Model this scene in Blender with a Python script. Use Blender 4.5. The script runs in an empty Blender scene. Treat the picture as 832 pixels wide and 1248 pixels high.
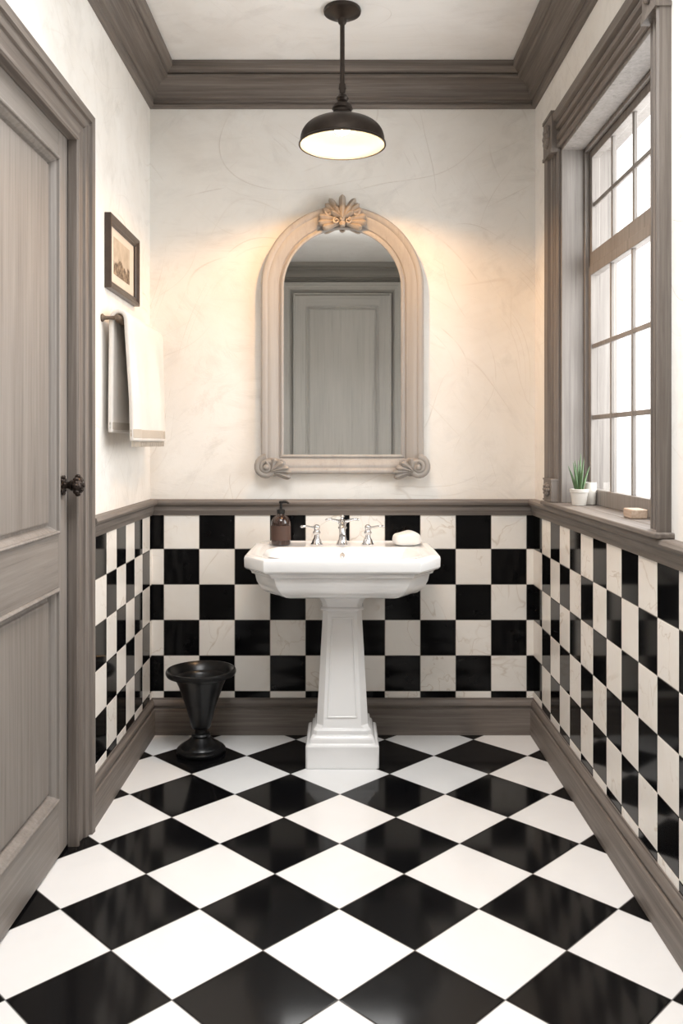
import bpy, bmesh, math, random
from mathutils import Vector, Matrix
random.seed(4)
S = bpy.context.scene
COL = S.collection
PI = math.pi
S.view_settings.view_transform = 'Standard'
S.view_settings.look = 'None'

# ------------------------------------------------------------------ geometry helpers
class MB:
    def __init__(s): s.v = []; s.f = []; s.m = []
    def add(s, vs, fs, mi=0):
        o = len(s.v); s.v += [tuple(p) for p in vs]
        for k, f in enumerate(fs):
            s.f.append([i + o for i in f]); s.m.append(mi if isinstance(mi, int) else mi[k])
    def box(s, a, b, mi=0, xf=None):
        vs = [(x, y, z) for x in (a[0], b[0]) for y in (a[1], b[1]) for z in (a[2], b[2])]
        if xf: vs = [xf(*p) for p in vs]
        s.add(vs, [(0,1,3,2),(4,6,7,5),(0,4,5,1),(2,3,7,6),(0,2,6,4),(1,5,7,3)], mi)
    def loft(s, rings, mi=0, cap0=True, cap1=True, closed=True):
        n = len(rings[0]); vs = [p for r in rings for p in r]; fs = []
        for i in range(len(rings) - 1):
            for j in range(n if closed else n - 1):
                k = (j + 1) % n
                fs.append((i*n+j, i*n+k, (i+1)*n+k, (i+1)*n+j))
        if cap0: fs.append(tuple(range(n))[::-1])
        if cap1: fs.append(tuple((len(rings)-1)*n + j for j in range(n)))
        s.add(vs, fs, mi)
    def lathe(s, prof, seg=40, xf=None, mi=0, cap0=True, cap1=True):
        rings = []
        for r, h in prof:
            ring = [(max(r, 1e-4)*math.cos(2*PI*k/seg), max(r, 1e-4)*math.sin(2*PI*k/seg), h) for k in range(seg)]
            rings.append([xf(*p) for p in ring] if xf else ring)
        s.loft(rings, mi, cap0, cap1)
    def tube(s, pts, rad, seg=10, mi=0):
        pts = [Vector(p) for p in pts]; n = len(pts)
        rad = rad if isinstance(rad, (list, tuple)) else [rad]*n
        rings = []; up = None
        for i in range(n):
            t = (pts[min(i+1, n-1)] - pts[max(i-1, 0)]).normalized()
            if up is None: up = t.orthogonal().normalized()
            up = (up - t*up.dot(t)).normalized(); w = t.cross(up)
            rings.append([pts[i] + (up*math.cos(2*PI*k/seg) + w*math.sin(2*PI*k/seg))*rad[i] for k in range(seg)])
        s.loft(rings, mi)
    def ball(s, c, r, rot=None, seg=16, rg=10, mi=0):
        M = Matrix.Translation(c) @ (rot.to_4x4() if rot else Matrix()) @ Matrix.Diagonal((r[0], r[1], r[2], 1))
        rings = []
        for i in range(1, rg):
            a = PI*i/rg
            rings.append([M @ Vector((math.sin(a)*math.cos(2*PI*k/seg), math.sin(a)*math.sin(2*PI*k/seg), -math.cos(a))) for k in range(seg)])
        s.loft(rings, mi)
    def sweep(s, rings, closed_path=False, segmat=None, closed_prof=True):
        # rings: one list of path points for each profile point
        P = len(rings); n = len(rings[0]); vs = [p for r in rings for p in r]; fs = []; ms = []
        for i in range(P if closed_prof else P-1):
            k = (i+1) % P
            for j in range(n if closed_path else n-1):
                l = (j+1) % n
                fs.append((i*n+j, i*n+l, k*n+l, k*n+j)); ms.append(segmat[j] if segmat else 0)
        if not closed_path and closed_prof:
            fs.append(tuple(i*n for i in range(P))); fs.append(tuple(i*n+n-1 for i in range(P)))
            ms += [segmat[0] if segmat else 0, segmat[-1] if segmat else 0]
        s.add(vs, fs, ms)
    def build(s, name, mats, parent=None, smooth=None, bevel=None, loc=None):
        me = bpy.data.meshes.new(name); me.from_pydata(s.v, [], s.f)
        mats = mats if isinstance(mats, (list, tuple)) else [mats]
        for m in mats: me.materials.append(m)
        me.polygons.foreach_set('material_index', s.m)
        bm = bmesh.new(); bm.from_mesh(me); bmesh.ops.recalc_face_normals(bm, faces=bm.faces); bm.to_mesh(me); bm.free()
        o = bpy.data.objects.new(name, me); COL.objects.link(o)
        if loc: o.location = loc
        if parent: o.parent = parent
        if smooth is not None:
            me.polygons.foreach_set('use_smooth', [True]*len(me.polygons))
            me.set_sharp_from_angle(angle=math.radians(smooth))
        if bevel:
            b = o.modifiers.new('bevel', 'BEVEL'); b.width = bevel[0]; b.segments = bevel[1]
            b.limit_method = 'ANGLE'; b.angle_limit = math.radians(bevel[2] if len(bevel) > 2 else 30)
            b.harden_normals = False
        me.update(); return o

def thing(name, label, cat, loc=(0,0,0), group=None):
    o = bpy.data.objects.new(name, None); COL.objects.link(o); o.empty_display_size = .05
    o.location = loc; o['label'] = label; o['category'] = cat
    if group: o['group'] = group
    return o
def structure(o): o['kind'] = 'structure'; return o
def struct_root(name, loc=(0,0,0)):
    o = bpy.data.objects.new(name, None); COL.objects.link(o); o.location = loc; o.empty_display_size = .05
    return structure(o)

# ------------------------------------------------------------------ material helpers
class NT:
    def __init__(s, name):
        s.m = bpy.data.materials.new(name); s.m.use_nodes = True
        s.t = s.m.node_tree; s.b = s.t.nodes['Principled BSDF']
        s.out = s.t.nodes['Material Output']
    def n(s, typ, **kw):
        nd = s.t.nodes.new(typ)
        for k, v in kw.items(): setattr(nd, k, v)
        return nd
    def l(s, a, b): s.t.links.new(a, b)
    def inp(s, sock, v):
        if hasattr(v, 'is_output') or isinstance(v, bpy.types.NodeSocket): s.l(v, sock)
        else: sock.default_value = v
    def math(s, op, a, b=None, c=None):
        nd = s.n('ShaderNodeMath', operation=op)
        s.inp(nd.inputs[0], a)
        if b is not None: s.inp(nd.inputs[1], b)
        if c is not None: s.inp(nd.inputs[2], c)
        return nd.outputs[0]
    def mix(s, f, a, b):
        nd = s.n('ShaderNodeMix', data_type='RGBA')
        s.inp(nd.inputs[0], f); s.inp(nd.inputs[6], a if not isinstance(a, tuple) else (*a[:3], 1)); s.inp(nd.inputs[7], b if not isinstance(b, tuple) else (*b[:3], 1))
        return nd.outputs[2]
    def coord(s, scale=(1,1,1), loc=(0,0,0), rot=(0,0,0)):
        tc = s.n('ShaderNodeTexCoord'); v = tc.outputs['Object']
        if any(rot):
            r = s.n('ShaderNodeMapping'); r.inputs['Rotation'].default_value = [math.radians(q) for q in rot]
            s.l(v, r.inputs['Vector']); v = r.outputs[0]
        mp = s.n('ShaderNodeMapping')
        mp.inputs['Scale'].default_value = scale; mp.inputs['Location'].default_value = loc
        s.l(v, mp.inputs['Vector']); return mp.outputs[0]
    def noise(s, vec, scale, detail=4, rough=.55, dist=0):
        nd = s.n('ShaderNodeTexNoise'); s.l(vec, nd.inputs['Vector'])
        nd.inputs['Scale'].default_value = scale; nd.inputs['Detail'].default_value = detail
        nd.inputs['Roughness'].default_value = rough; nd.inputs['Distortion'].default_value = dist
        return nd.outputs[0]
    def rng(s, v, a, b, c=0, d=1):
        nd = s.n('ShaderNodeMapRange'); s.inp(nd.inputs[0], v)
        for i, q in enumerate((a, b, c, d)): nd.inputs[i+1].default_value = q
        return nd.outputs[0]
    def bump(s, h, strength=.2, dist=.01):
        nd = s.n('ShaderNodeBump'); nd.inputs['Strength'].default_value = strength; nd.inputs['Distance'].default_value = dist
        s.l(h, nd.inputs['Height']); s.l(nd.outputs[0], s.b.inputs['Normal'])
    def set(s, color=None, rough=None, metal=None, **kw):
        if color is not None: s.inp(s.b.inputs['Base Color'], color if not isinstance(color, tuple) else (*color[:3], 1))
        if rough is not None: s.inp(s.b.inputs['Roughness'], rough)
        if metal is not None: s.b.inputs['Metallic'].default_value = metal
        for k, v in kw.items(): s.inp(s.b.inputs[k.replace('_', ' ')], v)
        return s.m

def wood(name, axis, dark, mid, light, rough=.55, wear=.85):
    t = NT(name); sc = [46]*3; sc[axis] = 1.2
    v = t.coord(tuple(sc)); fine = t.noise(v, 1.7, 8, .68, .3)
    sc2 = [6]*3; sc2[axis] = .6
    broad = t.noise(t.coord(tuple(sc2), (3.1, 1.7, .4)), 1.0, 4, .6, .4)
    c = t.mix(t.rng(broad, .34, .60), dark, mid)
    c = t.mix(t.math('MULTIPLY', t.rng(fine, .48, .68), .85*wear), c, light)
    streak = t.rng(fine, .44, .32)
    c = t.mix(t.math('MULTIPLY', streak, .68*wear), c, tuple(q*.5 for q in dark))
    t.bump(fine, .2*wear, .003)
    return t.set(c, rough)
TA = ((.124,.103,.088), (.170,.145,.126), (.262,.230,.205))
WX, WY, WZ = [wood('taupe_wood_' + 'xyz'[a], a, *TA) for a in range(3)]
DOORA = ((.192,.170,.152), (.240,.215,.194), (.308,.282,.259))
DZ = wood('door_grey_wood', 2, *DOORA, .5, .7)
DY = wood('door_grey_wood_rail', 1, *DOORA, .5, .7)
DOORB = ((.47,.46,.435), (.53,.52,.49), (.58,.57,.54))
FZ_, FX_ = wood('far_door_grey_wood', 2, *DOORB, .55, .5), wood('far_door_grey_wood_rail', 0, *DOORB, .55, .5)
WALLF = wood('front_wall_panelling', 2, (.36,.35,.325), (.41,.40,.37), (.45,.44,.405), .55, .5)
CROWNF = wood('front_crown_wood', 0, (.24,.228,.208), (.29,.277,.255), (.34,.327,.303), .55, .5)
REV = wood('reveal_wood', 2, (.175,.155,.140), (.225,.203,.185), (.28,.256,.236))
MIRW = wood('mirror_frame_wood', 2, (.345,.322,.298), (.395,.370,.345), (.44,.413,.387), .5, .4)
FOOTW = wood('mirror_scroll_wood', 2, (.28,.256,.232), (.33,.305,.278), (.38,.353,.324), .5, .45)
ORN = wood('carved_ornament_wood', 2, (.335,.282,.232), (.405,.345,.285), (.475,.41,.345), .5, .5)

def plaster(name, a, b, scr, brush):
    # trowelled plaster: layered brushed patches plus faint sweeping scratches that run side by side in arcs
    t = NT(name); v = t.coord()
    n1 = t.noise(v, 1.6, 6, .62, .9); c = t.mix(t.rng(n1, .36, .58), b, a)
    bm_ = None
    for rot, sc, loc, ms in (((28, 28, 0), (11, 11, 1.6), (0,0,0), 1.8), ((-42, -42, 8), (10, 10, 1.8), (5,1,3), 2.2), ((85, 80, 0), (12, 12, 1.5), (2,8,5), 2.0)):
        st = t.noise(t.coord(sc, loc, rot), 1.0, 6, .68, .6)
        mk = t.rng(t.noise(t.coord((1,1,1), (loc[1]+3, loc[2], loc[0]+6)), ms, 4, .6, .5), .46, .60)
        q = t.math('MULTIPLY', t.rng(st, .50, .66), mk); bm_ = q if bm_ is None else t.math('MAXIMUM', bm_, q)
    c = t.mix(t.math('MULTIPLY', bm_, brush), c, tuple(q*.84 for q in b))
    tot = None
    for (sc, loc, freq, w, keep, ms, ml) in ((.65, (0,0,0), 70, .050, .48, 2.6, (3,1,6)), (.85, (7,3,1), 65, .045, .52, 3.0, (8,2,2)), (.5, (12,5,8), 100, .065, .48, 2.8, (1,7,4)), (1.1, (3,15,6), 55, .040, .52, 3.2, (5,5,9)), (.6, (20,2,11), 130, .08, .55, 3.4, (2,12,3))):
        q = t.math('MULTIPLY', t.noise(t.coord((1,1,1), loc), sc, .8, .3, .08), freq)
        line = t.rng(t.math('ABSOLUTE', t.math('SUBTRACT', t.math('FRACT', q), .5)), 0, w, 1, 0)
        wn = t.n('ShaderNodeTexWhiteNoise', noise_dimensions='1D'); t.l(t.math('FLOOR', q), wn.inputs['W'])
        pick = t.rng(wn.outputs['Value'], keep, keep+.25)
        mk = t.rng(t.noise(t.coord((1,1,1), ml), ms, 4, .62), .50, .60)
        line = t.math('MULTIPLY', t.math('MULTIPLY', line, pick), mk)
        tot = line if tot is None else t.math('MAXIMUM', tot, line)
    c = t.mix(t.math('MULTIPLY', tot, scr), c, (.57, .50, .43))
    fine = t.noise(v, 50, 4)
    h = t.math('ADD', t.math('MULTIPLY', fine, .15), t.math('SUBTRACT', t.math('ADD', t.math('MULTIPLY', n1, .6), t.math('MULTIPLY', bm_, .3)), t.math('MULTIPLY', tot, .4)))
    t.bump(h, .38, .006)
    return t.set(c, .85)
PLA = plaster('cream_plaster', (.88,.86,.822), (.825,.793,.742), .40, .5)
CEIL = plaster('ceiling_plaster', (.91,.905,.89), (.855,.84,.815), .2, .35)

def floor_mat():
    t = NT('checkered_floor_tiles'); tc = t.n('ShaderNodeTexCoord'); sx = t.n('ShaderNodeSeparateXYZ')
    t.l(tc.outputs['Object'], sx.inputs[0]); X = t.math('ADD', sx.outputs[0], .008); Y = t.math('SUBTRACT', sx.outputs[1], 2.234)
    D = .365
    a = t.math('DIVIDE', t.math('ADD', X, Y), D); b = t.math('DIVIDE', t.math('SUBTRACT', Y, X), D)
    fa = t.math('FLOOR', a); fb = t.math('FLOOR', b)
    par = t.math('FLOORED_MODULO', t.math('ADD', fa, fb), 2)
    def edge(q): return t.math('SUBTRACT', .5, t.math('ABSOLUTE', t.math('SUBTRACT', t.math('FRACT', q), .5)))
    e = t.math('MINIMUM', edge(a), edge(b))
    gr = t.rng(e, .0055, .0075, 1, 0)
    v = t.coord(); n = t.noise(v, 3.5, 5, .6, 1)
    white = t.mix(t.rng(n, .4, .7), (.86,.86,.855), (.835,.835,.83))
    black = (.004, .004, .0045)
    c = t.mix(par, white, black)
    c = t.mix(gr, c, t.mix(par, (.30,.29,.28), (.05,.05,.05)))
    r = t.math('ADD', .11, t.math('MULTIPLY', gr, .4))
    h = t.rng(e, .004, .016)
    t.bump(h, .12, .004)
    return t.set(c, r, Specular_IOR_Level=t.rng(par, 0, 1, .38, .22))
FLOOR = floor_mat()

def tile_white():
    t = NT('cream_marble_tile'); v = t.coord(); n = t.noise(v, 5, 5, .6, .8)
    c = t.mix(t.rng(n, .38, .70), (.93,.895,.84), (.88,.835,.77))
    line = None
    for sc, loc, w in ((3.2, (4,4,2), .009), (5, (1,7,3), .008)):
        ve = t.noise(t.coord((1,1,1), loc), sc, 4, .5, .7)
        q = t.rng(t.math('ABSOLUTE', t.math('SUBTRACT', ve, .5)), 0, w, 1, 0)
        q = t.math('MULTIPLY', q, t.rng(t.noise(t.coord((1,1,1), (loc[1], loc[2], 0)), 4, 2), .46, .60))
        line = q if line is None else t.math('MAXIMUM', line, q)
    c = t.mix(t.math('MULTIPLY', line, .5), c, (.54,.44,.33))
    return t.set(c, .22)
def simple(name, color, rough, metal=0, var=.15, scale=20, **kw):
    t = NT(name); n = t.noise(t.coord(), scale, 4)
    c = t.mix(t.rng(n, .3, .7), tuple(q*(1-var) for q in color), color)
    return t.set(c, rough, metal, **kw)
TW = tile_white()
TB = simple('black_tile', (.005,.005,.0055), .08, 0, .3, IOR=1.24, Specular_IOR_Level=.5)
GROUT = simple('tile_grout', (.34,.31,.27), .9)
PORC = simple('white_porcelain', (.90,.897,.89), .10, 0, .012, 3, Coat_Weight=.4)
CHROME = simple('chrome', (.72,.72,.73), .10, 1, .05)
BRONZE = simple('dark_bronze', (.050,.038,.031), .36, .6, .3, 30)
BLACKM = simple('black_enamel', (.005,.005,.0055), .28, 0, .2, Specular_IOR_Level=.35)
BRASS = simple('aged_bronze', (.055,.042,.036), .35, .85, .4, 40)
MIRROR = simple('mirror_silver', (.87,.87,.86), .015, 1, .01, 2)
WHITEEN = simple('shade_enamel', (.070,.094,.124), .6, 0, .05)
AMBER = simple('dark_brown_glass', (.036,.016,.011), .12, 0, .25, 12, Coat_Weight=.5)
LABEL = simple('brown_paper_label', (.075,.040,.029), .6)
BLKPL = simple('black_plastic', (.008,.008,.008), .3)
SOAPM = simple('white_soap', (.84,.83,.80), .55, 0, .04)
CERAM = simple('white_ceramic_pot', (.66,.63,.58), .4, 0, .12)
SOILM = simple('potting_soil', (.03,.022,.016), .95, 0, .5, 120)
LEAFM = simple('succulent_green', (.10,.18,.075), .45, 0, .45, 60)
FRAMEM = simple('dark_brown_frame', (.046,.032,.025), .35, 0, .4, 30)
PALEW = wood('pale_wood', 1, (.42,.31,.23), (.55,.42,.32), (.64,.52,.42))
RODM = wood('rod_wood', 1, (.10,.068,.048), (.15,.108,.078), (.20,.15,.11))
def cloth(name, c):
    t = NT(name); v = t.coord(); n = t.noise(v, 260, 2); n2 = t.noise(v, 8, 3)
    t.bump(n, .35, .003)
    return t.set(t.mix(t.rng(n2, .3, .7), tuple(q*.93 for q in c), c), .95, Sheen_Weight=.1)
TOWEL = cloth('towel_cotton', (.75,.71,.665)); HEM = cloth('towel_hem', (.50,.44,.37))
def art_mat():
    t = NT('sepia_sketch'); tc = t.n('ShaderNodeTexCoord'); sx = t.n('ShaderNodeSeparateXYZ'); t.l(tc.outputs['Object'], sx.inputs[0])
    z = sx.outputs[2]; v = t.coord((1, 1, 1)); n = t.noise(v, 18, 5, .65, .5)
    hill = t.math('ADD', t.math('MULTIPLY', t.math('SUBTRACT', n, .5), .09), -.012)
    land = t.rng(t.math('SUBTRACT', z, hill), -.004, .004, 1, 0)
    sky = t.mix(t.rng(t.noise(v, 20, 4), .4, .7), (.50,.435,.35), (.38,.325,.255))
    c = t.mix(land, sky, t.mix(t.rng(t.noise(v, 55, 5, .7), .42, .6), (.085,.06,.042), (.34,.27,.19)))
    return t.set(c, .8)
ART = art_mat(); MAT = simple('cream_mat_board', (.66,.605,.53), .9, 0, .06)
def emit(name, c, s):
    t = NT(name); t.b.inputs['Emission Color'].default_value = (*c, 1); t.b.inputs['Emission Strength'].default_value = s
    n = t.noise(t.coord(), 3, 1); return t.set(t.mix(n, (.9,.85,.75), (.95,.9,.8)), .4)
def glass_mat():
    t = NT('window_glass'); tr = t.n('ShaderNodeBsdfTransparent'); gl = t.n('ShaderNodeBsdfGlossy'); mx = t.n('ShaderNodeMixShader')
    gl.inputs['Roughness'].default_value = .03; lw = t.n('ShaderNodeLayerWeight'); lw.inputs['Blend'].default_value = .5
    f = t.math('MULTIPLY_ADD', t.math('POWER', lw.outputs['Facing'], 5), .6, .04)
    tr.inputs['Color'].default_value = (.97,.98,.98,1)
    t.l(f, mx.inputs[0]); t.l(tr.outputs[0], mx.inputs[1]); t.l(gl.outputs[0], mx.inputs[2]); t.l(mx.outputs[0], t.out.inputs[0]); return t.m
GLASS = glass_mat()

# ------------------------------------------------------------------ room dimensions
XL, XR, YB, YF, H = -.807, .810, 3.586, -.30, 2.78

m = MB(); m.box((-1.0, -.45, -.08), (1.05, 3.72, 0)); structure(m.build('floor', FLOOR))
m = MB(); m.box((-1.0, -.45, H), (1.05, 3.72, H+.08)); structure(m.build('ceiling', CEIL))
m = MB(); m.box((-1.0, YB, 0), (1.05, YB+.12, H)); wall_back = structure(m.build('wall_back', PLA))
DY0, DY1, DH = 1.79, 2.61, 2.16
m = MB()
m.box((-1.0, YF, 0), (XL, DY0, H)); m.box((-1.0, DY1, 0), (XL, YB, H)); m.box((-1.0, DY0, DH), (XL, DY1, H)); m.box((-1.0, DY0, 0), (-.90, DY1, DH))
wall_left = structure(m.build('wall_left', PLA))
W0, W1, WS, WH = 2.20, 3.15, .985, 2.31
m = MB()
m.box((XR, YF, 0), (1.01, YB, WS)); m.box((XR, YF, WH), (1.01, YB, H)); m.box((XR, YF, WS), (1.01, W0, WH)); m.box((XR, W1, WS), (1.01, YB, WH))
wall_right = structure(m.build('wall_right', PLA))
m = MB(); m.box((-1.0, YF-.12, 0), (1.05, YF, H)); wall_front = structure(m.build('wall_front', WALLF))

# ---- wainscot tiles: one mesh on each wall
rows = [.925, .776, .627, .478, .329, .180, .145]
def tiles(wall, name, bounds, xf, start):
    m = MB(); g = .0011
    m.box((bounds[0], rows[-1], .0005), (bounds[-1], rows[0], .0075), 2, xf)
    for i in range(len(bounds)-1):
        for j in range(len(rows)-1):
            blk = ((i + j + start) % 2 == 0)
            a, b = bounds[i]+g, bounds[i+1]-g; c, d = rows[j+1]+g, rows[j]-g
            if b - a < .004: continue
            e = .0010
            r = [[(a,c,.002),(b,c,.002),(b,d,.002),(a,d,.002)], [(a,c,.0085),(b,c,.0085),(b,d,.0085),(a,d,.0085)],
                 [(a+e,c+e,.0095),(b-e,c+e,.0095),(b-e,d-e,.0095),(a+e,d-e,.0095)]]
            m.loft([[xf(*p) for p in q] for q in r], 1 if blk else 0, cap0=False)
    return m.build(name, [TW, TB, GROUT], wall)
bl = [XL] + [-.748+.1485*k for k in range(6)] + [.030+.1484*k for k in range(6)] + [XR]
tiles(wall_back, 'wainscot_tiles', bl, lambda u, v, n: (u, YB-n, v), 0)
rb = [YB] + [3.424-.1392*k for k in range(27)]; rb = [q for q in rb if q > YF] + [YF]
tiles(wall_right, 'wainscot_tiles', [-q for q in rb], lambda u, v, n: (XR-n, -u, v), 0)
lb = [YB] + [3.54-.13*k for k in range(7)] + [2.66]
tiles(wall_left, 'wainscot_tiles', [-q for q in lb], lambda u, v, n: (XL+n, -u, v), 0)
lb2 = [1.70 - .13*k for k in range(15)] + [YF]
tiles(wall_left, 'wainscot_tiles', [-q for q in lb2], lambda u, v, n: (XL+n, -u, v), 0)

# ---- mouldings with mitred corners
def mould(name, prof, wall, mat, a=None, b=None):
    m = MB(); rings = []
    for d, z in prof:
        if wall == 'back': p = [(XL+d, YB-d, z), (XR-d, YB-d, z)]
        if wall == 'front': p = [(XL+d, YF+d, z), (XR-d, YF+d, z)]
        if wall == 'left': p = [(XL+d, (YF+d) if a is None else a, z), (XL+d, (YB-d) if b is None else b, z)]
        if wall == 'right': p = [(XR-d, (YF+d) if a is None else a, z), (XR-d, (YB-d) if b is None else b, z)]
        rings.append(p)
    m.sweep(rings)
    return structure(m.build(name, mat, smooth=26))
cove = [(.034 + .046*(1-math.cos(t*PI/2)) , 2.668 + .050*math.sin(t*PI/2)) for t in [k/8 for k in range(9)]]
crown = [(0,2.623),(.010,2.623),(.016,2.627),(.020,2.634),(.016,2.641),(.012,2.643),(.018,2.647),(.018,2.656),(.026,2.658),(.032,2.661)] + cove + [(.086,2.719),(.092,2.724),(.092,2.731),(.083,2.736),(.094,2.739),(.100,2.743),(.106,2.749),(.110,2.752),(.115,2.755),(.115,H-.0005),(0,H-.0005)]
for k, w in enumerate(('back', 'left', 'right', 'front')): mould('trim_%d' % (k+1), crown, w, {'back': WX, 'front': CROWNF}.get(w, WY))
rail = [(0,.918),(.014,.918),(.016,.930),(.021,.938),(.021,.955),(.024,.957),(.036,.965),(.039,.973),(.036,.982),(.030,.985),(0,.985)]
mould('trim_5', rail, 'back', WX); mould('trim_6', rail, 'left', WY, a=2.68); mould('trim_7', rail, 'right', WY); mould('trim_8', rail, 'left', WY, b=1.70)
base = [(0,.001),(.026,.001),(.026,.100),(.024,.106),(.017,.109),(.017,.117),(.023,.122),(.023,.130),(.018,.141),(.013,.146),(.013,.153),(0,.153)]
mould('baseboard_back', base, 'back', WX); mould('baseboard_left', base, 'left', WY, a=2.68); mould('baseboard_right', base, 'right', WY); mould('baseboard_left', base, 'left', WY, b=1.70)

# ---- doors
def panel_door(m, w, h, panels, xf, sw):
    # stiles and rails around recessed panels, all given as (u0, u1, v0, v1)
    m.box((0, 0, -.045), (w, h, -.026), 0, xf)
    m.box((0, 0, -.026), (sw, h, 0), 0, xf); m.box((w-sw, 0, -.026), (w, h, 0), 0, xf)
    vs = [0] + [q for p in panels for q in p[2:]] + [h]
    for i in range(0, len(vs), 2): m.box((sw, vs[i], -.026), (w-sw, vs[i+1], 0), 1, xf)
    for (a, b, c, d) in panels:
        R = []
        for ins, n in ((0,-.003),(.0015,.006),(.007,.009),(.011,.007),(.012,-.001),(.016,-.005),(.022,-.014),(.026,-.024),(.034,-.024),(.036,-.016),(.041,-.015)):
            R.append([xf(*p) for p in ((a+ins,c+ins,n),(b-ins,c+ins,n),(b-ins,d-ins,n),(a+ins,d-ins,n))])
        m.loft(R, 0, cap0=False)
def casing(m, u0, u1, v0, h, prof, xf, near=1.0):
    m.sweep([[xf(u0-o*near, v0, n), xf(u0-o*near, h+o, n), xf(u1+o, h+o, n), xf(u1+o, v0, n)] for o, n in prof], False, [0, 1, 0])
cprof = [(0,-.021),(0,.006),(.004,.011),(.013,.011),(.017,.004),(.022,.001),(.050,.007),(.057,.007),(.060,.014),(.070,.019),(.080,.020),(.082,.029),(.104,.032),(.107,.027),(.107,.001),(.04,.001)]
d1 = struct_root('door_1', (-.83, DY0, 0))
m = MB(); panel_door(m, .82, 2.148, [(.115, .705, .165, .79), (.115, .705, .945, 2.05)], lambda u, v, n: (n, u, v+.008), .115)
m.build('door_panel', [DZ, DY], d1, bevel=(.0012, 2))
m = MB(); casing(m, .03, .785, .001, 2.135, cprof, lambda u, v, n: (n+.023, u, v)); m.build('casing', [WZ, WY], d1, smooth=24)
kx = lambda x, y, z: (z*.80, .735+x, 1.095+y)
m = MB(); m.lathe([(.0,0),(.022,0),(.026,.003),(.024,.007),(.018,.009),(.014,.013),(.0,.013)], 28, kx)
for k in range(10): m.ball(kx(.020*math.cos(k*PI/5), .025*math.sin(k*PI/5), .007), (.004,.006,.006))
rp = m.build('rose_plate', BRASS, d1, smooth=40)
m = MB(); m.lathe([(.0,.010),(.012,.010),(.010,.020),(.011,.028),(.015,.033),(.016,.037),(.013,.040),(.019,.045),(.025,.053),(.027,.062),(.023,.071),(.014,.078),(.006,.081),(.006,.084),(.003,.087),(0,.0875)], 28, kx)
for k in range(8):
    a = k*PI/4; m.ball(kx(.0265*math.cos(a), .0265*math.sin(a), .060), (.009,.0065,.0065)); m.ball(kx(.015*math.cos(a+.39), .015*math.sin(a+.39), .075), (.004,.004,.004))
m.build('door_knob', BRASS, d1, smooth=40)

d2 = struct_root('door_2', (-.41, YF, 0))
m = MB(); panel_door(m, .82, 2.492, [(.092, .728, .20, .85), (.092, .728, 1.0, 2.405)], lambda u, v, n: (u, n+.046, v+.008), .092)
m.build('door_panel', [FZ_, FX_], d2)
m = MB(); casing(m, 0, .82, .001, 2.505, [(o, n+.04) if n > .001 else (o, .001) for o, n in cprof], lambda u, v, n: (u, n, v)); m.build('casing', [FZ_, FX_], d2, smooth=30)

# ---- window
w1 = struct_root('window_1', (XR, 0, 0))
wx = lambda u, v, n: (-n, u, v)
wprof = [(0,-.012),(0,.012),(.006,.018),(.014,.018),(.018,.008),(.026,.008),(.031,.018),(.040,.021),(.049,.018),(.053,.008),(.062,.008),(.068,.020),(.077,.023),(.086,.020),(.091,.011),(.098,.030),(.122,.036),(.128,.030),(.128,.0005),(.04,.0005)]
m = MB(); casing(m, W0, W1, .986, WH, wprof, wx, .78); m.build('casing', [WZ, WY], w1, smooth=24)
m = MB()
m.box((W0-.001, 1.0, -.20), (W0+.014, WH, .004), 0, wx); m.box((W1-.014, 1.0, -.20), (W1+.001, WH, .004), 0, wx); m.box((W0, WH-.014, -.20), (W1, WH+.001, .004), 0, wx)
m.box((W1-.026, 1.0, -.094), (W1-.013, WH-.013, -.078), 0, wx); m.box((W0+.013, WH-.026, -.094), (W1-.013, WH-.013, -.078), 0, wx)
m.build('jamb', REV, w1, bevel=(.002, 2))
m = MB(); m.box((W0-.12, .985, -.02), (W1+.14, 1.000, .048), 0, wx); m.box((W0, .985, -.20), (W1, 1.0, -.02), 0, wx)
m.build('window_sill', WY, w1, bevel=(.004, 3))
def sash(name, v0, v1, rws, n0, n1, bot, top):
    m = MB(); fw = .036; a, b = W0+.014, W1-.014; mid = n1-.010
    m.box((a, v0, n0), (a+fw, v1, n1), 0, wx); m.box((b-fw, v0, n0), (b, v1, n1), 0, wx)
    m.box((a+fw, v0, n0), (b-fw, v0+bot, n1), 0, wx); m.box((a+fw, v1-top, n0), (b-fw, v1, n1), 0, wx)
    iw = (b-a-2*fw); ih = (v1-v0-bot-top); mw = .0080
    for k in range(1, 4): u = a+fw+iw*k/4; m.box((u-mw, v0+bot, mid-.007), (u+mw, v1-top, mid+.005), 0, wx)
    for k in range(1, rws): v = v0+bot+ih*k/rws; m.box((a+fw, v-mw, mid-.006), (b-fw, v+mw, mid+.004), 0, wx)
    s_ = m.build(name, REV, w1, bevel=(.002, 2))
    g = MB(); g.add([wx(a+.01, v0+.01, mid-.004), wx(b-.01, v0+.01, mid-.004), wx(b-.01, v1-.01, mid-.004), wx(a+.01, v1-.01, mid-.004)], [(0,1,2,3)]); g.build('pane', GLASS, s_)
sash('lower_sash', 1.0, 1.865, 3, -.122, -.092, .055, .036)
sash('upper_sash', 1.865, WH-.013, 2, -.126, -.096, .05, .04)
def carved_block(u, v, hu, hv, cap=.012):
    m = MB(); m.box((u-hu, v-hv, .001), (u+hu, v+hv, .038), 0, wx)
    for k in range(8):
        a = k*PI/4; m.ball(wx(u+hu*.44*math.cos(a), v+hv*.47*math.sin(a), .040), (.010, hu*.26, hv*.25))
    m.ball(wx(u, v, .042), (.012, hu*.27, hv*.24))
    m.box((u-hu-.003, v-hv-cap, .001), (u+hu+.003, v-hv, .041), 0, wx); m.box((u-hu-.003, v+hv, .001), (u+hu+.003, v+hv+cap, .041), 0, wx)
    m.build('carved_block', WZ, w1, smooth=40)
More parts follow.
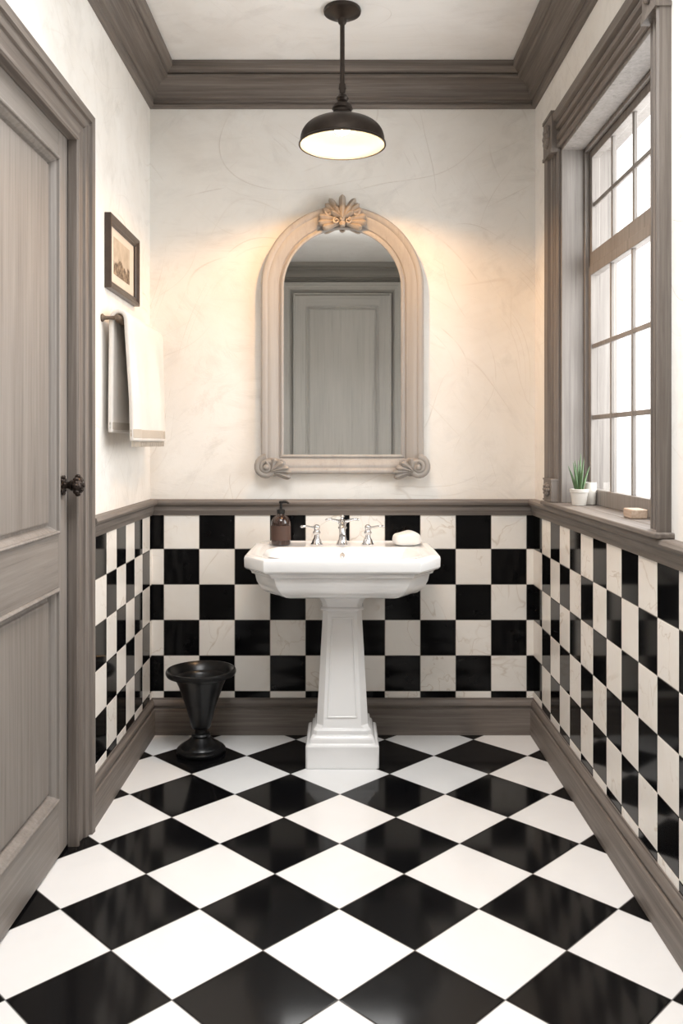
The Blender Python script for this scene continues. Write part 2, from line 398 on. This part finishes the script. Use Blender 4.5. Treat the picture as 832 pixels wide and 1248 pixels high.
carved_block(W0-.050, WH+.062, .050, .064); carved_block(W1+.066, WH+.062, .064, .064)
carved_block(W1+.064, 1.045, .060, .036, .006)

# ------------------------------------------------------------------ pedestal sink
def octo(hx, y0, y1, cx, cf, cb, z, dy=0):
    return [(-hx+cx, y0, z), (hx-cx, y0, z), (hx, y0+cf, z), (hx, y1-cb, z), (hx-cx*.45, y1, z), (-hx+cx*.45, y1, z), (-hx, y1-cb, z), (-hx, y0+cf, z)]
SY = 3.33
sink = thing('pedestal_sink', 'white porcelain pedestal sink with clipped corners under the arched mirror', 'sink', (0, SY, 0))
R = []
for hx, y0, y1, cx, cf, cb, z in ((.20,3.14,3.47,.06,.08,.05,.658),(.272,3.076,3.53,.078,.11,.06,.660),(.288,3.062,3.54,.08,.115,.065,.665),(.303,3.050,3.55,.082,.118,.07,.676),(.316,3.041,3.56,.083,.121,.07,.692),(.326,3.034,3.566,.083,.122,.075,.712),(.332,3.029,3.568,.083,.123,.075,.738),
        (.343,3.021,3.570,.084,.125,.08,.741),(.346,3.018,3.571,.084,.126,.08,.750),(.352,3.014,3.572,.085,.128,.083,.754),(.364,3.004,3.573,.085,.131,.087,.759),(.370,2.999,3.574,.085,.132,.09,.766),(.371,2.998,3.574,.085,.132,.09,.797),(.368,3.001,3.574,.085,.13,.09,.806),(.360,3.009,3.572,.084,.128,.089,.811),(.348,3.021,3.568,.083,.125,.087,.811),
        (.336,3.032,3.562,.08,.12,.08,.806),(.322,3.046,3.552,.078,.115,.08,.804),(.305,3.064,3.425,.09,.10,.08,.803),(.297,3.072,3.417,.09,.10,.08,.794),(.270,3.10,3.40,.085,.09,.07,.74),(.19,3.16,3.36,.06,.06,.05,.695),(.05,3.24,3.30,.02,.02,.02,.688)):
    R.append([(p[0]*.972, p[1]-SY, p[2]) for p in octo(hx, y0, y1, cx, cf, cb, z)])
m = MB(); m.loft(R); m.build('basin', PORC, sink, smooth=35, bevel=(.0035, 3, 25))
R = []
for h, z, c in ((.138,.001,.006),(.138,.082,.006),(.134,.088,.006),(.124,.090,.006),(.122,.104,.008),(.116,.114,.01),(.110,.118,.012),(.109,.134,.014),(.101,.140,.018),(.098,.150,.026),(.0745,.578,.020),(.080,.580,.020),(.083,.586,.020),(.080,.592,.020),(.076,.594,.020),(.078,.608,.020),(.084,.622,.020),(.090,.630,.021),(.090,.638,.021),(.097,.641,.022),(.098,.659,.022)):
    R.append([(-h+c,-h,z),(h-c,-h,z),(h,-h+c,z),(h,h-c,z),(h-c,h,z),(-h+c,h,z),(-h,h-c,z),(-h,-h+c,z)])
m = MB(); m.loft(R)
def shaft(x, z, n): return (x, -(.098+(.0745-.098)*(z-.15)/.428)-n, z)
pp_ = lambda o: [(-.058+o, .178+o), (.058-o, .178+o), (.0425-o, .556-o), (-.0425+o, .556-o)]
m.sweep([[shaft(x, z, n) for x, z in pp_(o)] for o, n in ((0, -.001), (.0006, .0025), (.0035, .0032), (.006, .0024), (.0075, -.001))], True)
m.build('pedestal', PORC, sink, smooth=28, bevel=(.0015, 2, 18))
m = MB(); m.lathe([(0,0),(.022,0),(.022,.004),(.014,.004),(.012,.001),(0,.001)], 24, lambda x, y, z: (x, .27-.33+.0+y, .6885+z)); m.build('drain', CHROME, sink, smooth=40)
m = MB(); m.lathe([(0,0),(.011,0),(.0115,.003),(.007,.0035),(.006,.001),(0,.001)], 20, lambda x, y, z: (x, 3.4055-SY-z, .772+y)); m.build('overflow_ring', CHROME, sink, smooth=40)
# tap set on the deck
FY = 3.485-SY
m = MB()
m.lathe([(0,.803),(.027,.803),(.028,.808),(.023,.813),(.020,.820),(.0155,.828),(.0135,.846),(.0135,.868),(.018,.872),(.018,.877),(.0145,.880),(.016,.890),(.019,.897),(.016,.905),(.008,.910),(.005,.914),(.008,.918),(.009,.922),(.005,.928),(0,.929)], 28, lambda x, y, z: (x, FY+y, z))
m.tube([(0, FY, .893), (0, FY-.03, .901), (0, FY-.065, .902), (0, FY-.095, .893), (0, FY-.112, .876), (0, FY-.116, .860)], [.012,.0125,.012,.0115,.011,.012], 14)
for s in (-1, 1): m.tube([(0, FY, .896), (s*.02, FY-.004, .902), (s*.045, FY-.008, .909), (s*.064, FY-.010, .908), (s*.070, FY-.01, .906)], [.008,.0065,.0055,.006,.003], 12)
m.build('spout', CHROME, sink, smooth=45)
for s in (-1, 1):
    hx = s*.104
    m = MB(); m.lathe([(0,.803),(.025,.803),(.026,.808),(.021,.813),(.018,.824),(.012,.834),(.010,.845),(.015,.850),(.016,.856),(.012,.861),(.010,.868),(.013,.874),(.012,.882),(.006,.887),(0,.888)], 26, lambda x, y, z: (hx+x, FY+y, z))
    h = m.build('tap_handle', CHROME, sink, smooth=45)
    m = MB(); m.tube([(hx, FY, .872), (hx+s*.02, FY-.004, .876), (hx+s*.045, FY-.008, .881), (hx+s*.062, FY-.01, .880), (hx+s*.068, FY-.01, .879)], [.007,.005,.0045,.0065,.002], 12)
    m.build('lever', CHROME, h, smooth=50)

# soap bottle
sb = thing('soap_dispenser', 'brown pump soap bottle with black pump on the sink deck', 'soap bottle', (-.250, 3.475, .805))
m = MB(); m.lathe([(0,0),(.035,0),(.039,.004),(.0395,.010),(.0395,.088),(.038,.098),(.033,.109),(.024,.118),(.016,.123),(.014,.128),(.014,.136),(0,.136)], 36); m.build('bottle', AMBER, sb, smooth=40)
m = MB(); m.lathe([(.0400,.022),(.0402,.022),(.0402,.080),(.0400,.080)], 36, None, 0, False, False)
lab = m.build('label', LABEL, sb, smooth=60)
m = MB(); m.lathe([(0,.128),(.017,.128),(.017,.144),(.012,.147),(.006,.148),(.005,.168),(.008,.169),(.009,.177),(.006,.180),(0,.181)], 24)
m.tube([(0,0,.173),(.012,-.004,.176),(.026,-.008,.175),(.034,-.011,.170)], [.006,.0055,.005,.004], 10); m.build('pump', BLKPL, sb, smooth=40)

# white soap on the right of the deck
def superball(m, c, r, e=.55, seg=28, rg=16):
    sg = lambda v: math.copysign(abs(v)**e, v); rings = []
    for i in range(1, rg):
        a = -PI/2+PI*i/rg
        rings.append([(c[0]+r[0]*sg(math.cos(a))*sg(math.cos(2*PI*k/seg)), c[1]+r[1]*sg(math.cos(a))*sg(math.sin(2*PI*k/seg)), c[2]+r[2]*sg(math.sin(a))) for k in range(seg)])
    m.loft(rings)
m = MB(); superball(m, (0, 0, .027), (.056, .036, .027), .56, 40, 24)
m.v = [(x*(1+.04*math.sin(z*90)), y*(1+.05*math.sin(x*55+1)), z*(1+(.07*math.sin(x*70+.7)+.04*math.sin(y*80+x*30))*(z/.054))) for x, y, z in m.v]
so = m.build('soap_bar', SOAPM, None, smooth=60, loc=(.262, 3.47, .805)); so.rotation_euler = (0, 0, math.radians(14))
so['label'] = 'rounded white bar of soap on the sink deck right of the taps'; so['category'] = 'soap'

# ------------------------------------------------------------------ arched mirror
mir = thing('arched_mirror', 'arched wall mirror in carved taupe wooden frame above the sink', 'mirror', (0, YB, 0))
A, ZB, ZS, NA = .2500, 1.168, 1.868, 48
def arch(o, n, bo=None):
    a = A+o; b = ZB-(o if bo is None else bo)
    p = [(-a, -n, b), (-a, -n, ZS)] + [(-a*math.cos(PI*k/NA), -n, ZS+a*math.sin(PI*k/NA)) for k in range(1, NA)] + [(a, -n, ZS), (a, -n, b)]
    return p
mp = [(-.005,.010),(-.004,.018),(.002,.021),(.008,.019),(.011,.015),(.015,.015),(.018,.022),(.028,.026),(.040,.033),(.052,.038),(.060,.038),(.064,.043),(.072,.047),(.081,.047),(.087,.042),(.089,.036),(.089,.001),(.0,.001)]
m = MB(); m.sweep([arch(o, n, o*.86) for o, n in mp], True, None); m.build('frame', MIRW, mir, smooth=30)
m = MB(); p = arch(0, .012); m.add(p + [(q[0], -.002, q[2]) for q in p], [tuple(range(len(p))), tuple(range(2*len(p)-1, len(p)-1, -1))]); m.build('mirror_glass', MIRROR, mir)
def lobe(m, bx, bz, deg, L, W, n0, th=.014, curl=.012, bend=0, tip=.72, w0=.30):
    # rounded leaf lobe lying on the frame: narrow foot, full rounded tip, raised midrib, tip curling outwards
    NU, NV = 18, 8; top = []; bot = []; cx, cz = bx, bz; a = math.radians(deg)
    for i in range(NU+1):
        u = i/NU
        w = W*.5*(w0+(1-w0)*math.sin(PI/2*u/tip) if u < tip else math.sqrt(max(0, 1-((u-tip)/(1-tip))**2))) + .0008
        dx, dz = math.cos(a), math.sin(a)
        for j in range(NV+1):
            v = -1+2*j/NV; n = n0 + th*(1-v*v*.9) + .25*th*math.exp(-(v/.25)**2) + curl*u*u - .9*th*max(0, (u-.86)/.14)**2
            top.append((cx-dz*w*v, -n, cz+dx*w*v)); bot.append((cx-dz*w*v*.92, -(n0-.012), cz+dx*w*v*.92))
        cx += dx*L/NU; cz += dz*L/NU; a += math.radians(bend)/NU
    K = NV+1; fs = []; N = len(top)
    for i in range(NU):
        for j in range(NV):
            q = (i*K+j, i*K+j+1, (i+1)*K+j+1, (i+1)*K+j); fs += [q, tuple(N+k for k in q[::-1])]
        for j in (0, NV): fs.append((i*K+j, (i+1)*K+j, N+(i+1)*K+j, N+i*K+j))
    for i in (0, NU): fs += [(i*K+j, i*K+j+1, N+i*K+j+1, N+i*K+j) for j in range(NV)]
    m.add(top+bot, fs)
def spiral(m, cx, cz, r0, turns, a0, s, n, th):
    pts = []; rd = []; N = 40
    for k in range(N+1):
        t = k/N; r = r0*(1-t*.86); a = a0+s*turns*2*PI*t
        pts.append((cx+r*math.cos(a), -n-.012*t, cz+r*math.sin(a))); rd.append(th*(1-.55*t))
    m.tube(pts, rd, 10)
# crest: compact carved ornament on the crown of the arch - upright palmette between two curling leaf scrolls
m = MB(); ZC = 2.136
m.ball((0, -.042, ZC+.032), (.074, .016, .044))
for q, (da, L, W) in enumerate(((50, .088, .026), (34, .092, .026), (17, .100, .026))):
    for s in (-1, 1): lobe(m, s*.010, ZC+.014, 90-s*da, L, W, .046+.004*q, bend=-s*26, curl=.010)
lobe(m, 0, ZC+.014, 90, .104, .030, .058)
for s in (-1, 1):
    # side leaves hug the arch and curl over into small scrolls
    lobe(m, s*.016, ZC+.004, 90-s*66, .092, .032, .044, bend=-s*30); lobe(m, s*.020, ZC-.004, 90-s*84, .088, .030, .042, bend=-s*18); lobe(m, s*.018, ZC-.010, 90-s*104, .072, .026, .042, bend=-s*6)
    spiral(m, s*.060, ZC+.040, .021, 1.5, PI if s > 0 else 0, -s, .052, .008)
    spiral(m, s*.026, ZC+.000, .015, 1.4, PI/2, -s, .058, .006)
    lobe(m, s*.004, ZC+.010, 90-s*42, .056, .022, .062, bend=-s*34); lobe(m, s*.004, ZC+.010, 90-s*20, .060, .022, .066, bend=-s*24)
lobe(m, 0, ZC+.006, 90, .062, .024, .072); lobe(m, 0, ZC+.012, -90, .040, .026, .056)
m.ball((0, -.066, ZC+.008), (.012, .013, .015))
m.v = [(x*.94, y, 2.172+(z-2.172)*.90) for x, y, z in m.v]
m.build('crest', ORN, mir, smooth=50)
for s in (-1, 1):
    # foot: curled scroll at the outer corner with leaf lobes running along the bottom rail and up over the scroll
    m = MB(); cx, cz = s*.290, 1.122; mirr = lambda d: d if s < 0 else 180-d; sg = 1 if s < 0 else -1
    m.ball((cx+s*.004, -.036, cz-.002), (.058, .018, .040))
    spiral(m, cx+s*.024, cz-.002, .042, 2.1, PI/2, -s, .050, .015)
    spiral(m, cx-s*.034, cz+.010, .018, 1.5, PI/2, s, .054, .008)
    for deg, L, W, n, bd in ((-12, .084, .026, .046, -10), (6, .084, .026, .049, -14), (24, .076, .026, .052, -24), (52, .066, .026, .052, -34), (80, .058, .026, .050, -10), (106, .054, .026, .048, 20)):
        lobe(m, cx-sg*.004, cz-.022, mirr(deg), L, W, n, bend=bd*sg)
    m.ball((cx+s*.024, -.068, cz-.002), (.012, .011, .012))
    m.build('carved_foot', FOOTW, mir, smooth=50)

# ------------------------------------------------------------------ pendant lamp
LY = 3.07
lamp = thing('pendant_lamp', 'dark bronze dome pendant lamp hanging from the ceiling on a rod', 'lamp', (0, LY, H))
RZ = 2.290-H
m = MB(); m.lathe([(0,0),(.066,0),(.068,-.006),(.066,-.014),(.052,-.022),(.030,-.028),(.018,-.036),(.014,-.050),(.009,-.056),(0,-.056)], 40); m.build('canopy', BRONZE, lamp, smooth=35)
m = MB(); m.lathe([(0,-.05),(.0085,-.05),(.0085,-.300),(0,-.300)], 20); m.build('rod', BRONZE, lamp, smooth=35)
m = MB(); m.lathe([(0,-.270),(.012,-.270),(.014,-.285),(.011,-.292),(.011,-.304),(.020,-.312),(.024,-.322),(.018,-.330),(.022,-.336),(.034,-.346),(.038,-.358),(.033,-.364),(.033,-.372),(.042,-.380),(.046,-.392),(.044,RZ+.092),(0,RZ+.093)], 36); m.build('socket_cup', BRONZE, lamp, smooth=30)
dome = [(.030, RZ+.096)] + [(.042+.110*math.sin(t*PI/2)**.92, RZ+.010+.084*math.cos(t*PI/2)**.8) for t in [k/16 for k in range(17)]] + [(.157, RZ+.006), (.157, RZ), (.152, RZ)]
inner = [(.151, RZ+.001)] + [(.040+.108*math.sin(t*PI/2)**.92, RZ+.010+.078*math.cos(t*PI/2)**.8) for t in [1-k/16 for k in range(17)]] + [(.0, RZ+.090)]
m = MB(); m.lathe(dome + [(r+.002, z+.002) for r, z in inner[:-1]], 56, None, 0, False, False); sh = m.build('shade', BRONZE, lamp, smooth=40)
m = MB(); m.lathe(inner, 56, None, 0, False, True); m.build('shade_lining', WHITEEN, sh, smooth=60)
m = MB(); m.lathe([(0,RZ+.040),(.012,RZ+.041),(.021,RZ+.045),(.026,RZ+.052),(.027,RZ+.060),(.023,RZ+.071),(.015,RZ+.082),(.013,RZ+.089),(0,RZ+.089)], 24); m.build('bulb', emit('warm_bulb', (1, .55, .23), 900), lamp, smooth=60)

# ------------------------------------------------------------------ black urn bin
urn = thing('urn_stand', 'glossy black funnel shaped urn on round foot left of the sink', 'urn', (-.557, 3.366, 0))
m = MB(); m.lathe([(0,.003),(.06,.003),(.032,.070),(.024,.080),(.024,.094),(.034,.098),(.038,.104),(.040,.112),(.056,.170),(.074,.232),(.092,.285),(.102,.298),(.120,.303),(.134,.308),(.1375,.315),(.1375,.322),(.134,.329),(.128,.330),(.122,.325),(.106,.306),(.086,.262),(.058,.180),(.036,.128),(0,.124)], 64)
m.build('urn_body', BLACKM, urn, smooth=40)
m = MB(); m.lathe([(0,0),(.092,0),(.096,.006),(.096,.016),(.090,.022),(.080,.026),(.076,.032),(.060,.042),(.046,.054),(.036,.064),(.038,.072),(.034,.078),(.023,.081),(0,.081)], 48); m.build('foot', BLACKM, urn, smooth=30)

# ------------------------------------------------------------------ towel bar and towel on the left wall
RX, RZt = -.752, 1.640
tb = thing('towel_bar', 'dark towel bar on two wall posts holding the white towel', 'towel bar', (XL, 3.16, RZt))
m = MB(); ry = lambda x, y, z: (RX-XL+x, z, y)
m.lathe([(0,-.318),(.006,-.318),(.0095,-.315),(.0100,-.308),(.0095,-.302),(.0095,-.290),(.0150,-.280),(.0150,.262),(.0095,.280),(.0095,.302),(.0100,.308),(.0095,.315),(0,.318)], 24, ry); m.build('rod', RODM, tb, smooth=35)
for s in (-1, 1):
    m = MB(); m.lathe([(0,.0005),(.013,.0005),(.014,.005),(.009,.009),(.007,.013),(.006,.026),(.007,.042),(0,.050)], 22, lambda x, y, z: (z, s*.300+x, y)); m.build('wall_post', RODM, tb, smooth=35)
tw = thing('hand_towel', 'white cotton towel with beige fringed hem draped over the bar', 'towel', (RX, 3.16, RZt))
TY0, TY1, TR = -.292, .272, .0245
def tpt(s, t):
    # s: signed length along the cloth, 0 at top of rod, negative to the wall side
    arc = TR*PI/2
    y = TY0+(TY1-TY0)*t
    if abs(s) <= arc: a = s/TR; return Vector((TR*math.sin(a), y, TR*math.cos(a)))
    d = abs(s)-arc; k = min(1, d/.28)
    if s > 0:
        x = TR + k*(.006+.012*(math.sin(t*10.5+.4+d*1.2)+.5*math.sin(t*21-d*2))) + .008*min(1, d/.4); y += .02*d*(t-.3)
    else: x = -TR - k*.003*math.sin(t*11) - .003*k
    return Vector((x, y, -d))
def cloth_grid(name, s0, s1, th, mat, ns, ntt=48, parent=None):
    m = MB(); g = [[tpt(s0+(s1-s0)*i/ns, j/ntt) for j in range(ntt+1)] for i in range(ns+1)]
    m.add([p for r in g for p in r], [(i*(ntt+1)+j, i*(ntt+1)+j+1, (i+1)*(ntt+1)+j+1, (i+1)*(ntt+1)+j) for i in range(ns) for j in range(ntt)])
    o = m.build(name, mat, parent, smooth=80); md = o.modifiers.new('thick', 'SOLIDIFY'); md.thickness = th; md.offset = 0
    b = o.modifiers.new('round', 'BEVEL'); b.width = th*.35; b.segments = 2; return o
L1, L0 = .038+.414, -.038-.385
cloth_grid('cloth', L0, L1, .016, TOWEL, 60, 48, tw)
hm = cloth_grid('hem', L1-.045, L1-.006, .0175, HEM, 5, 48, tw)
cloth_grid('hem', L0+.006, L0+.04, .0175, HEM, 5, 48, tw)
m = MB()
for k in range(90):
    t = (k+.5)/90; p = tpt(L1-.004, t); q = tpt(L1+.020, t); m.tube([p, (p+q)/2+Vector((random.uniform(-.001,.001), random.uniform(-.001,.001), 0)), q], [.0022,.002,.0014], 6)
m.build('fringe', HEM, tw, smooth=60)

# ------------------------------------------------------------------ framed sketch on the left wall
FYc, FZ, FW, FH = 3.10, 1.876, .205, .128
pf = thing('picture_frame', 'dark framed sepia landscape sketch on the left wall above the towel', 'picture', (XL, FYc, FZ))
fp = [(0,.004),(0,.012),(.004,.016),(.010,.015),(.016,.020),(.026,.024),(.030,.022),(.030,.001),(0,.001)]
fx = lambda u, v, n: (n, u, v); iw, ih = FW-.030, FH-.030
m = MB(); m.sweep([[fx(-iw-o,-ih-o,n), fx(iw+o,-ih-o,n), fx(iw+o,ih+o,n), fx(-iw-o,ih+o,n)] for o, n in fp], True); m.build('frame', FRAMEM, pf, smooth=30)
m = MB(); m.box((-iw-.002, -ih-.002, .001), (iw+.002, ih+.002, .006), 0, fx); m.build('mat_board', MAT, pf)
m = MB(); m.box((-iw+.066, -ih+.036, .006), (iw-.066, ih-.030, .0075), 0, fx); m.build('picture', ART, pf)

# ------------------------------------------------------------------ things on the window sill
pp = thing('potted_succulent', 'small spiky green succulent in a white pot on the window sill', 'plant', (.832, 3.0, 1.0))
m = MB(); m.lathe([(0,0),(.022,0),(.024,.002),(.030,.046),(.032,.047),(.033,.058),(.030,.059),(.028,.050),(0,.048)], 32); m.build('pot', CERAM, pp, smooth=35)
m = MB(); m.lathe([(0,.045),(.0275,.050),(.02,.053),(0,.054)], 24); m.build('soil', SOILM, pp, smooth=60)
m = MB()
for k in range(8):
    a = k*2.4+.5; r = .003+.012*(k/8); tilt = .04+.40*(k/8); L = .124-.050*(k/8)+random.uniform(-.010,.010); d = Vector((math.cos(a), math.sin(a), 0))
    pts = [d*r + d*(L*math.sin(tilt)*q*(.6+.4*q)) + Vector((0, 0, .050+L*math.cos(tilt)*q)) for q in (0, .25, .5, .75, 1)]
    m.tube(pts, [.0040,.0050,.0045,.0030,.0008], 8)
m.build('leaves', LEAFM, pp, smooth=60)
m = MB(); m.lathe([(0,0),(.018,0),(.021,.003),(.0235,.060),(.0235,.080),(.0215,.080),(.020,.010),(0,.008)], 32)
cp = m.build('ceramic_cup', CERAM, None, smooth=35, loc=(.880, 3.035, 1.0)); cp['label'] = 'plain white ceramic cup on the sill behind the succulent, next to the sash'; cp['category'] = 'cup'
m = MB(); m.box((-.024, -.036, 0), (.024, .036, .028))
wb = m.build('wooden_block', PALEW, None, smooth=30, bevel=(.004, 3), loc=(.858, 2.50, 1.0)); wb['label'] = 'small pale wooden block on the window sill'; wb['category'] = 'block'

# ------------------------------------------------------------------ light
def area(name, loc, rot, sx, sy, p, c, spread=180):
    l = bpy.data.lights.new(name, 'AREA'); l.shape = 'RECTANGLE'; l.size = sx; l.size_y = sy; l.energy = p; l.color = c; l.spread = math.radians(spread)
    o = bpy.data.objects.new(name, l); COL.objects.link(o); o.location = loc; o.rotation_euler = [math.radians(q) for q in rot]; return o
area('window_daylight', (1.30, 2.66, 1.75), (0, 90, 0), 1.5, 1.1, 35, (1, .998, .995))
area('overhead_fill', (0, 1.65, 2.755), (0, 0, 0), 1.0, .9, 30, (.985, .99, 1), 130)  # added fill light above the view, not a fixture of the room
area('upward_fill', (0, 1.5, 2.58), (180, 0, 0), 1.0, .9, 10, (1, .99, .97))  # added upward fill to brighten the ceiling, no real lamp here
w = bpy.data.worlds.new('sky'); S.world = w; w.use_nodes = True
bg = w.node_tree.nodes['Background']; bg.inputs[0].default_value = (1, 1, 1, 1); bg.inputs[1].default_value = 2.5

cam = bpy.data.cameras.new('camera'); co = bpy.data.objects.new('camera', cam); COL.objects.link(co)
co.location = (0, 0, 1.22); co.rotation_euler = (PI/2, 0, 0); cam.lens = 30; cam.sensor_width = 36; cam.sensor_fit = 'AUTO'
cam.shift_y = -84/1248; cam.shift_x = -1/1248; cam.clip_start = .02
S.camera = co
